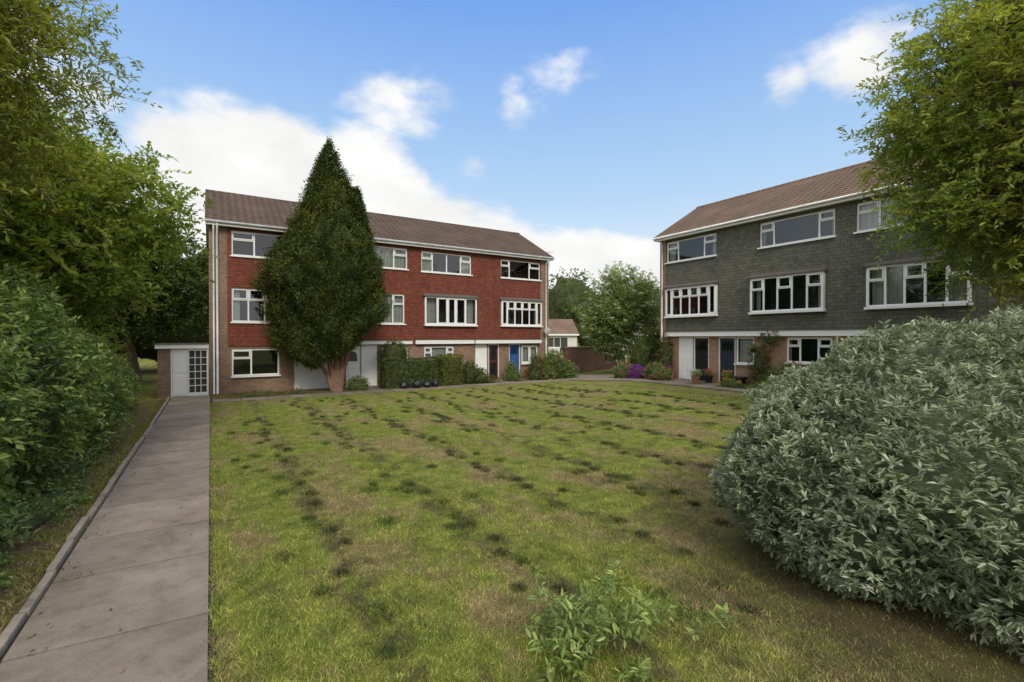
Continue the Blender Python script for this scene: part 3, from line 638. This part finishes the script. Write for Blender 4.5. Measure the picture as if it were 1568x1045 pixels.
hedge('clipped_hedge',9.95,11.2,22.45,23.3,1.55,leafm('privet_gold',(.06,.075,.014),(.18,.19,.026),(.40,.36,.05)))
shrub('box_topiary',[(7.85,23.55,1.5,.75,.5,.85),(7.85,23.55,.8,.7,.45,.8)],190,6,.08,.06,.03,M_hedge)
shrub('garden_shrub',[(5.9,22.9,.15,.55,.35,.45)],120,6,.12,.08,.035,M_shrub)
shrub('garden_shrub',[(11.9,23.1,.4,.5,.45,.75),(12.4,22.9,.25,.45,.4,.5)],120,6,.14,.10,.04,M_hedge)
shrub('garden_shrub',[(14.7,23.3,.4,.35,.35,.7),(14.6,23.0,.2,.5,.4,.35)],120,6,.12,.08,.035,M_shrub)
shrub('rose_bush',[(16.4,23.2,.5,.5,.45,.95),(16.1,22.9,.2,.6,.4,.4)],110,6,.14,.08,.04,M_hedge,flower=(M_flr,25,.05))
shrub('flowering_shrub',[(17.7,23.3,.6,.85,.7,1.1),(18.6,23.0,.35,.6,.6,.6),(16.95,23.0,.3,.5,.5,.5)],110,6,.15,.09,.04,M_shrub,flower=(M_fly,22,.05))
shrub('heather_clump',[(19.25,17.9,.55,.40,.40,.36)],150,6,.08,.05,.025,M_shrub,flower=(M_flp,150,.06))
shrub('garden_shrub',[(20.6,18.8,1.1,.8,.8,1.3),(21.6,18.9,1.4,.9,.8,1.6)],100,6,.17,.10,.045,M_hedge)
shrub('flowering_shrub',[(19.5,16.9,.65,.5,.55,.5),(19.3,16.3,.5,.5,.5,.4),(19.2,18.8,.4,.6,.7,.6)],120,6,.13,.08,.035,M_shrub,flower=(M_flr,45,.06))
shrub('climbing_rose',[(20.15,16.85,1.5,.25,.4,1.1),(20.2,17.0,.8,.3,.4,.7)],120,6,.13,.08,.035,M_hedge,flower=(M_flr,25,.05))
shrub('climbing_rose',[(20.1,11.75,1.4,.20,.42,.9),(20.15,11.3,2.4,.15,.4,.35),(20.0,11.5,.7,.3,.6,.5)],80,6,.15,.08,.035,M_hedge,flower=(M_flr,20,.05),core=.5)
shrub('garden_shrub',[(19.8,10.3,.7,.5,.8,.7),(19.7,8.9,.75,.5,.9,.8),(19.7,7,.7,.5,1,.8)],100,6,.15,.09,.04,M_shrub,flower=(M_flr,25,.06))
shrub('low_border_plants',[(19.0,12.3,.35,.32,.6,.30),(19.0,10.6,.35,.35,.9,.32),(19.0,8.5,.35,.35,.9,.35)],130,6,.11,.07,.03,M_shrub,flower=(M_fly,30,.05))
shrub('border_plants',[(1.6,22.75,.02,1.1,.25,.16),(3.2,22.8,.02,.7,.25,.16)],120,6,.10,.07,.02,M_hedge,core=.5)
shrub('border_plants',[(9.5,22.6,.02,1.6,.25,.2),(13,22.7,.05,.6,.25,.3)],120,6,.10,.07,.03,M_hedge,core=.5)

def weeds():
    e=empty('elder_sapling',(2.5,2.9,0)); n=27; bx=rng.normal(size=n)*.38+.05; by=rng.normal(size=n)*.20; mb=MB();C=[];D=[];vb=[]
    for a,b in zip(bx,by):
        h=rng.uniform(.15,.72)*(1-.5*min(1,math.hypot(a,b)/.8)); lx,ly=rng.normal()*.12+a*.25,rng.normal()*.12+b*.25
        mb.tube([(a,b,0),(a+lx*.4,b+ly*.4,h*.55),(a+lx,b+ly,h)],[.005,.004,.002],5,False)
        for t in np.linspace(.35,1,5):
            p=np.array([a+lx*t,b+ly*t,h*t])
            for s in range(2):
                an=rng.uniform(0,6.28); C.append(p); D.append((math.cos(an),math.sin(an),.35)); vb.append(rng.uniform(.3,.8))
    mb.make('stems',plain('green_stem',(.10,.11,.03)),e)
    sprays(np.array(C),np.array(D),5,.11,.080,.026,M_shrub,'leaves',e,np.array(vb),droop=.2,six=True)
weeds()
shrub('bramble_seedlings',[(3.5,2.6,.0,.35,.3,.10),(1.7,2.7,.0,.3,.25,.08)],50,5,.09,.05,.022,M_hedge,core=.1,six=True)

# ------------------------------------------------------------ small objects
def bag(x,y,s):
    mb=MB(); blob_core(mb,(0,0,s*.42),(s*.5,s*.45,s*.45),x*7); mb.tube([(0,0,s*.8),(.02,0,s*.93),(.0,.01,s*1.08)],[s*.10,s*.05,s*.13],8)
    o=mb.make('rubbish_bag',M_bag,None,smooth=True); o.location=(x,y,float(gz(x,y)))
for x,y,s in ((7.9,22.2,.42),(8.5,22.1,.45),(9.05,22.15,.4),(9.5,22.2,.38)): bag(x,y,s)
def planter(x,y,fl,pm=None):
    z=float(gz(x,y)); e=empty('flower_pot',(x,y,z)); mb=MB(); mb.tube([(0,0,0),(0,0,.28),(0,0,.281),(0,0,.33)],[.13,.18,.205,.205],16); mb.make('pot',pm or M_terr,e)
    n=160; P=np.stack([rng.normal(size=n)*.12,rng.normal(size=n)*.12,.32+rng.random(n)*.25],1); sprays(P,rdir(n)+[0,0,.7],4,.08,.055,.027,M_shrub,'plant',e,rng.random(n))
    Q=P+[0,0,.10]; leafmesh('petals',Q,rdir(n),rdir(n),.045,.04,fl,e,rng.random(n))
for x,y,f in ((14.75,23.6,M_flr),(15.05,23.3,M_flp),(16.05,23.7,M_fly)): planter(x,y,f)
for x,y,f,pm in ((20.0,16.35,M_flp,M_terr),(19.2,18.4,M_flp,M_black),(20.0,14.15,M_flr,M_black),(19.6,12.95,M_fly,M_terr),(19.1,14.2,M_flw,M_terr)): planter(x,y,f,pm)
rb=empty('recycling_box',(19.95,12.6,float(gz(19.95,12.6)))); mb=MB()
for (z,w,l) in ((0,.19,.26),(.36,.24,.33)):
    mb.v+=[(-w,-l,z),(w,-l,z),(w,l,z),(-w,l,z)]
mb.f+=[(0,1,5,4),(1,2,6,5),(2,3,7,6),(3,0,4,7),(3,2,1,0)]; mb.box(-.26,.26,-.35,.35,.362,.40); mb.box(-.03,.03,-.38,-.33,.25,.33); mb.make('box',M_black,rb,bevel=.01)
hb=empty('hanging_basket',(19.95,11.9,2.0)); mb=MB(); mb.tube([(0,0,-.16),(0,0,-.1),(0,0,0)],[.04,.13,.17],12); 
for a in (0,2.1,4.2): mb.tube([(.16*math.cos(a),.16*math.sin(a),0),(0,0,.4)],[.004,.004],4)
mb.tube([(0,0,.4),(.45,0,.45)],[.01,.01],5); mb.make('basket_and_bracket',M_black,hb); n=140; P=rng.normal(size=(n,3))*[.09,.09,.04]+[0,0,.04]; sprays(P,rdir(n)+[0,0,.2],4,.09,.05,.03,M_shrub,'plant',hb,rng.random(n))

# ------------------------------------------------------------ sky / light
SUN_AZ=R(196); SUN_EL=R(38)
w=bpy.data.worlds.new('World'); scene.world=w; w.use_nodes=True; nt=w.node_tree; nt.nodes.clear()
def N(t,**k):
    x=nt.nodes.new(t)
    for a,b in k.items(): setattr(x,a,b)
    return x
L_=nt.links.new
def mth(op,a,b=None,clamp=False):
    x=N('ShaderNodeMath',operation=op); x.use_clamp=clamp
    for i,v in enumerate((a,b)):
        if v is None: continue
        if isinstance(v,(int,float)): x.inputs[i].default_value=v
        else: L_(v,x.inputs[i])
    return x.outputs[0]
sky=N('ShaderNodeTexSky',sky_type='NISHITA'); sky.sun_disc=False; sky.sun_elevation=SUN_EL; sky.sun_rotation=SUN_AZ; sky.air_density=1.0; sky.dust_density=1.0; sky.ozone_density=1.5
bg=N('ShaderNodeBackground'); bg.inputs[1].default_value=.15; L_(sky.outputs[0],bg.inputs[0])
tc=N('ShaderNodeTexCoord'); sp=N('ShaderNodeSeparateXYZ'); L_(tc.outputs['Generated'],sp.inputs[0])
az=mth('MULTIPLY',mth('ARCTAN2',sp.outputs[0],sp.outputs[1]),57.2958); el=mth('MULTIPLY',mth('ARCSINE',sp.outputs[2]),57.2958)
rp_=N('ShaderNodeValToRGB'); L_(mth('DIVIDE',el,90.0,True),rp_.inputs[0]); E=rp_.color_ramp.elements
for q in range(3): E.new(.5)
for q,(p_,c_) in enumerate(((0,(.74,.87,.98)),(.12,(.60,.79,.97)),(.24,(.40,.63,.95)),(.38,(.20,.42,.92)),(1,(.14,.34,.85)))): E[q].position=p_; E[q].color=(*c_,1)
bg2=N('ShaderNodeBackground'); bg2.inputs[1].default_value=1.0; L_(rp_.outputs[0],bg2.inputs[0])
ms0=N('ShaderNodeMixShader'); ms0.inputs[0].default_value=.88; L_(bg.outputs[0],ms0.inputs[1]); L_(bg2.outputs[0],ms0.inputs[2])
cb=N('ShaderNodeCombineXYZ'); L_(az,cb.inputs[0]); L_(el,cb.inputs[1])
nz=N('ShaderNodeTexNoise'); nz.inputs['Scale'].default_value=.15; nz.inputs['Detail'].default_value=9; nz.inputs['Roughness'].default_value=.55
mp=N('ShaderNodeMapping'); mp.inputs['Scale'].default_value=(1,1.8,1); L_(cb.outputs[0],mp.inputs[0]); L_(mp.outputs[0],nz.inputs['Vector'])
# cumulus bank low in the north, a few thin wisps higher up
blobs=[(1,18,8,5.5,1.1),(7,17,10,6.5,1.2),(14.5,17,8,6.5,1.2),(6,12,22,7.5,1.3),(22,10.5,14,6.0,1.2),(32,9,13,5.2,1.15),(42,7.5,13,5.6,1.1),(52,6.5,9,5.5,1.0),(18.5,25,8,4.2,.50),(38,29,5.5,2.6,.44),(32.5,26,4,3.4,.42),(68.5,25.5,5.5,4,.66),(62,24.5,3.5,2.6,.46),(28,19,3,2,.3),(-25,20,18,9,1),(100,18,16,9,1)]
acc=None
for a0,e0,wa,we,st in blobs:
    s_=N('ShaderNodeVectorMath',operation='SUBTRACT'); L_(cb.outputs[0],s_.inputs[0]); s_.inputs[1].default_value=(a0,e0,0)
    m_=N('ShaderNodeVectorMath',operation='MULTIPLY'); L_(s_.outputs[0],m_.inputs[0]); m_.inputs[1].default_value=(1/wa,1/we,0)
    l_=N('ShaderNodeVectorMath',operation='LENGTH'); L_(m_.outputs[0],l_.inputs[0])
    v_=mth('MULTIPLY',mth('SUBTRACT',1.25,l_.outputs['Value'],True),st)
    acc=v_ if acc is None else mth('MAXIMUM',acc,v_)
msk=mth('ADD',acc,mth('MULTIPLY',mth('SUBTRACT',nz.outputs[0],.5),1.3))
mr=N('ShaderNodeMapRange',interpolation_type='SMOOTHSTEP'); mr.inputs[1].default_value=.14; mr.inputs[2].default_value=.66; L_(msk,mr.inputs[0])
gate=mth('MULTIPLY',mr.outputs[0],mth('MULTIPLY',acc,3.0,True))
hz=N('ShaderNodeMapRange'); hz.inputs[1].default_value=16; hz.inputs[2].default_value=2; hz.inputs[3].default_value=0; hz.inputs[4].default_value=.4; L_(el,hz.inputs[0])
zn=N('ShaderNodeMapRange',interpolation_type='SMOOTHSTEP'); zn.inputs[1].default_value=44; zn.inputs[2].default_value=60; L_(el,zn.inputs[0])  # unseen bright cloud overhead, added to strengthen the soft ambient light
sth=N('ShaderNodeMapRange',interpolation_type='SMOOTHSTEP'); sth.inputs[1].default_value=.12; sth.inputs[2].default_value=-.25  # unseen white cloud behind the camera, added to make ambient light less blue
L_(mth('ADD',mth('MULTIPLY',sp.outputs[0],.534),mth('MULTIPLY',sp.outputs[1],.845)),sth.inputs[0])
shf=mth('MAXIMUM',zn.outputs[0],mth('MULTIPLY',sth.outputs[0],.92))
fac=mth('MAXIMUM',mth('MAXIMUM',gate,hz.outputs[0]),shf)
# soft grey modelling inside the clouds
nz2=N('ShaderNodeTexNoise'); nz2.inputs['Scale'].default_value=.09; nz2.inputs['Detail'].default_value=5; L_(mp.outputs[0],nz2.inputs['Vector'])
shade=N('ShaderNodeMapRange'); shade.inputs[1].default_value=.35; shade.inputs[2].default_value=.62; shade.inputs[3].default_value=.88; shade.inputs[4].default_value=1.02; L_(nz2.outputs[0],shade.inputs[0])
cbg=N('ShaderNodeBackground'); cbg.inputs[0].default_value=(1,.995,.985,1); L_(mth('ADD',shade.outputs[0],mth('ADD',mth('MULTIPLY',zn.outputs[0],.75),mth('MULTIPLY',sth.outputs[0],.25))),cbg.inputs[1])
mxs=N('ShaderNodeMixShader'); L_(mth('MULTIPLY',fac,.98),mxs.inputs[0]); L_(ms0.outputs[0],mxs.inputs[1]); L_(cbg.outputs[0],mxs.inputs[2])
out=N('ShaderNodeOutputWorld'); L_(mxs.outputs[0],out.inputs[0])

sl=bpy.data.lights.new('sun','SUN'); sl.energy=2.0; sl.angle=R(12); sl.color=(1,.93,.81); so=bpy.data.objects.new('sun',sl); COL.objects.link(so)
dv=Vector((math.sin(SUN_AZ)*math.cos(SUN_EL),math.cos(SUN_AZ)*math.cos(SUN_EL),math.sin(SUN_EL))); so.rotation_euler=dv.to_track_quat('Z','Y').to_euler(); so.location=dv*50

cam=bpy.data.cameras.new('camera'); cam.sensor_width=36; cam.lens=16.76; cam.clip_end=3000; co=bpy.data.objects.new('camera',cam); COL.objects.link(co)
co.location=(0,0,2.5); co.rotation_euler=(R(90-.45),0,R(-32.3)); scene.camera=co
scene.view_settings.view_transform='Standard'; scene.view_settings.look='None'; scene.view_settings.exposure=0
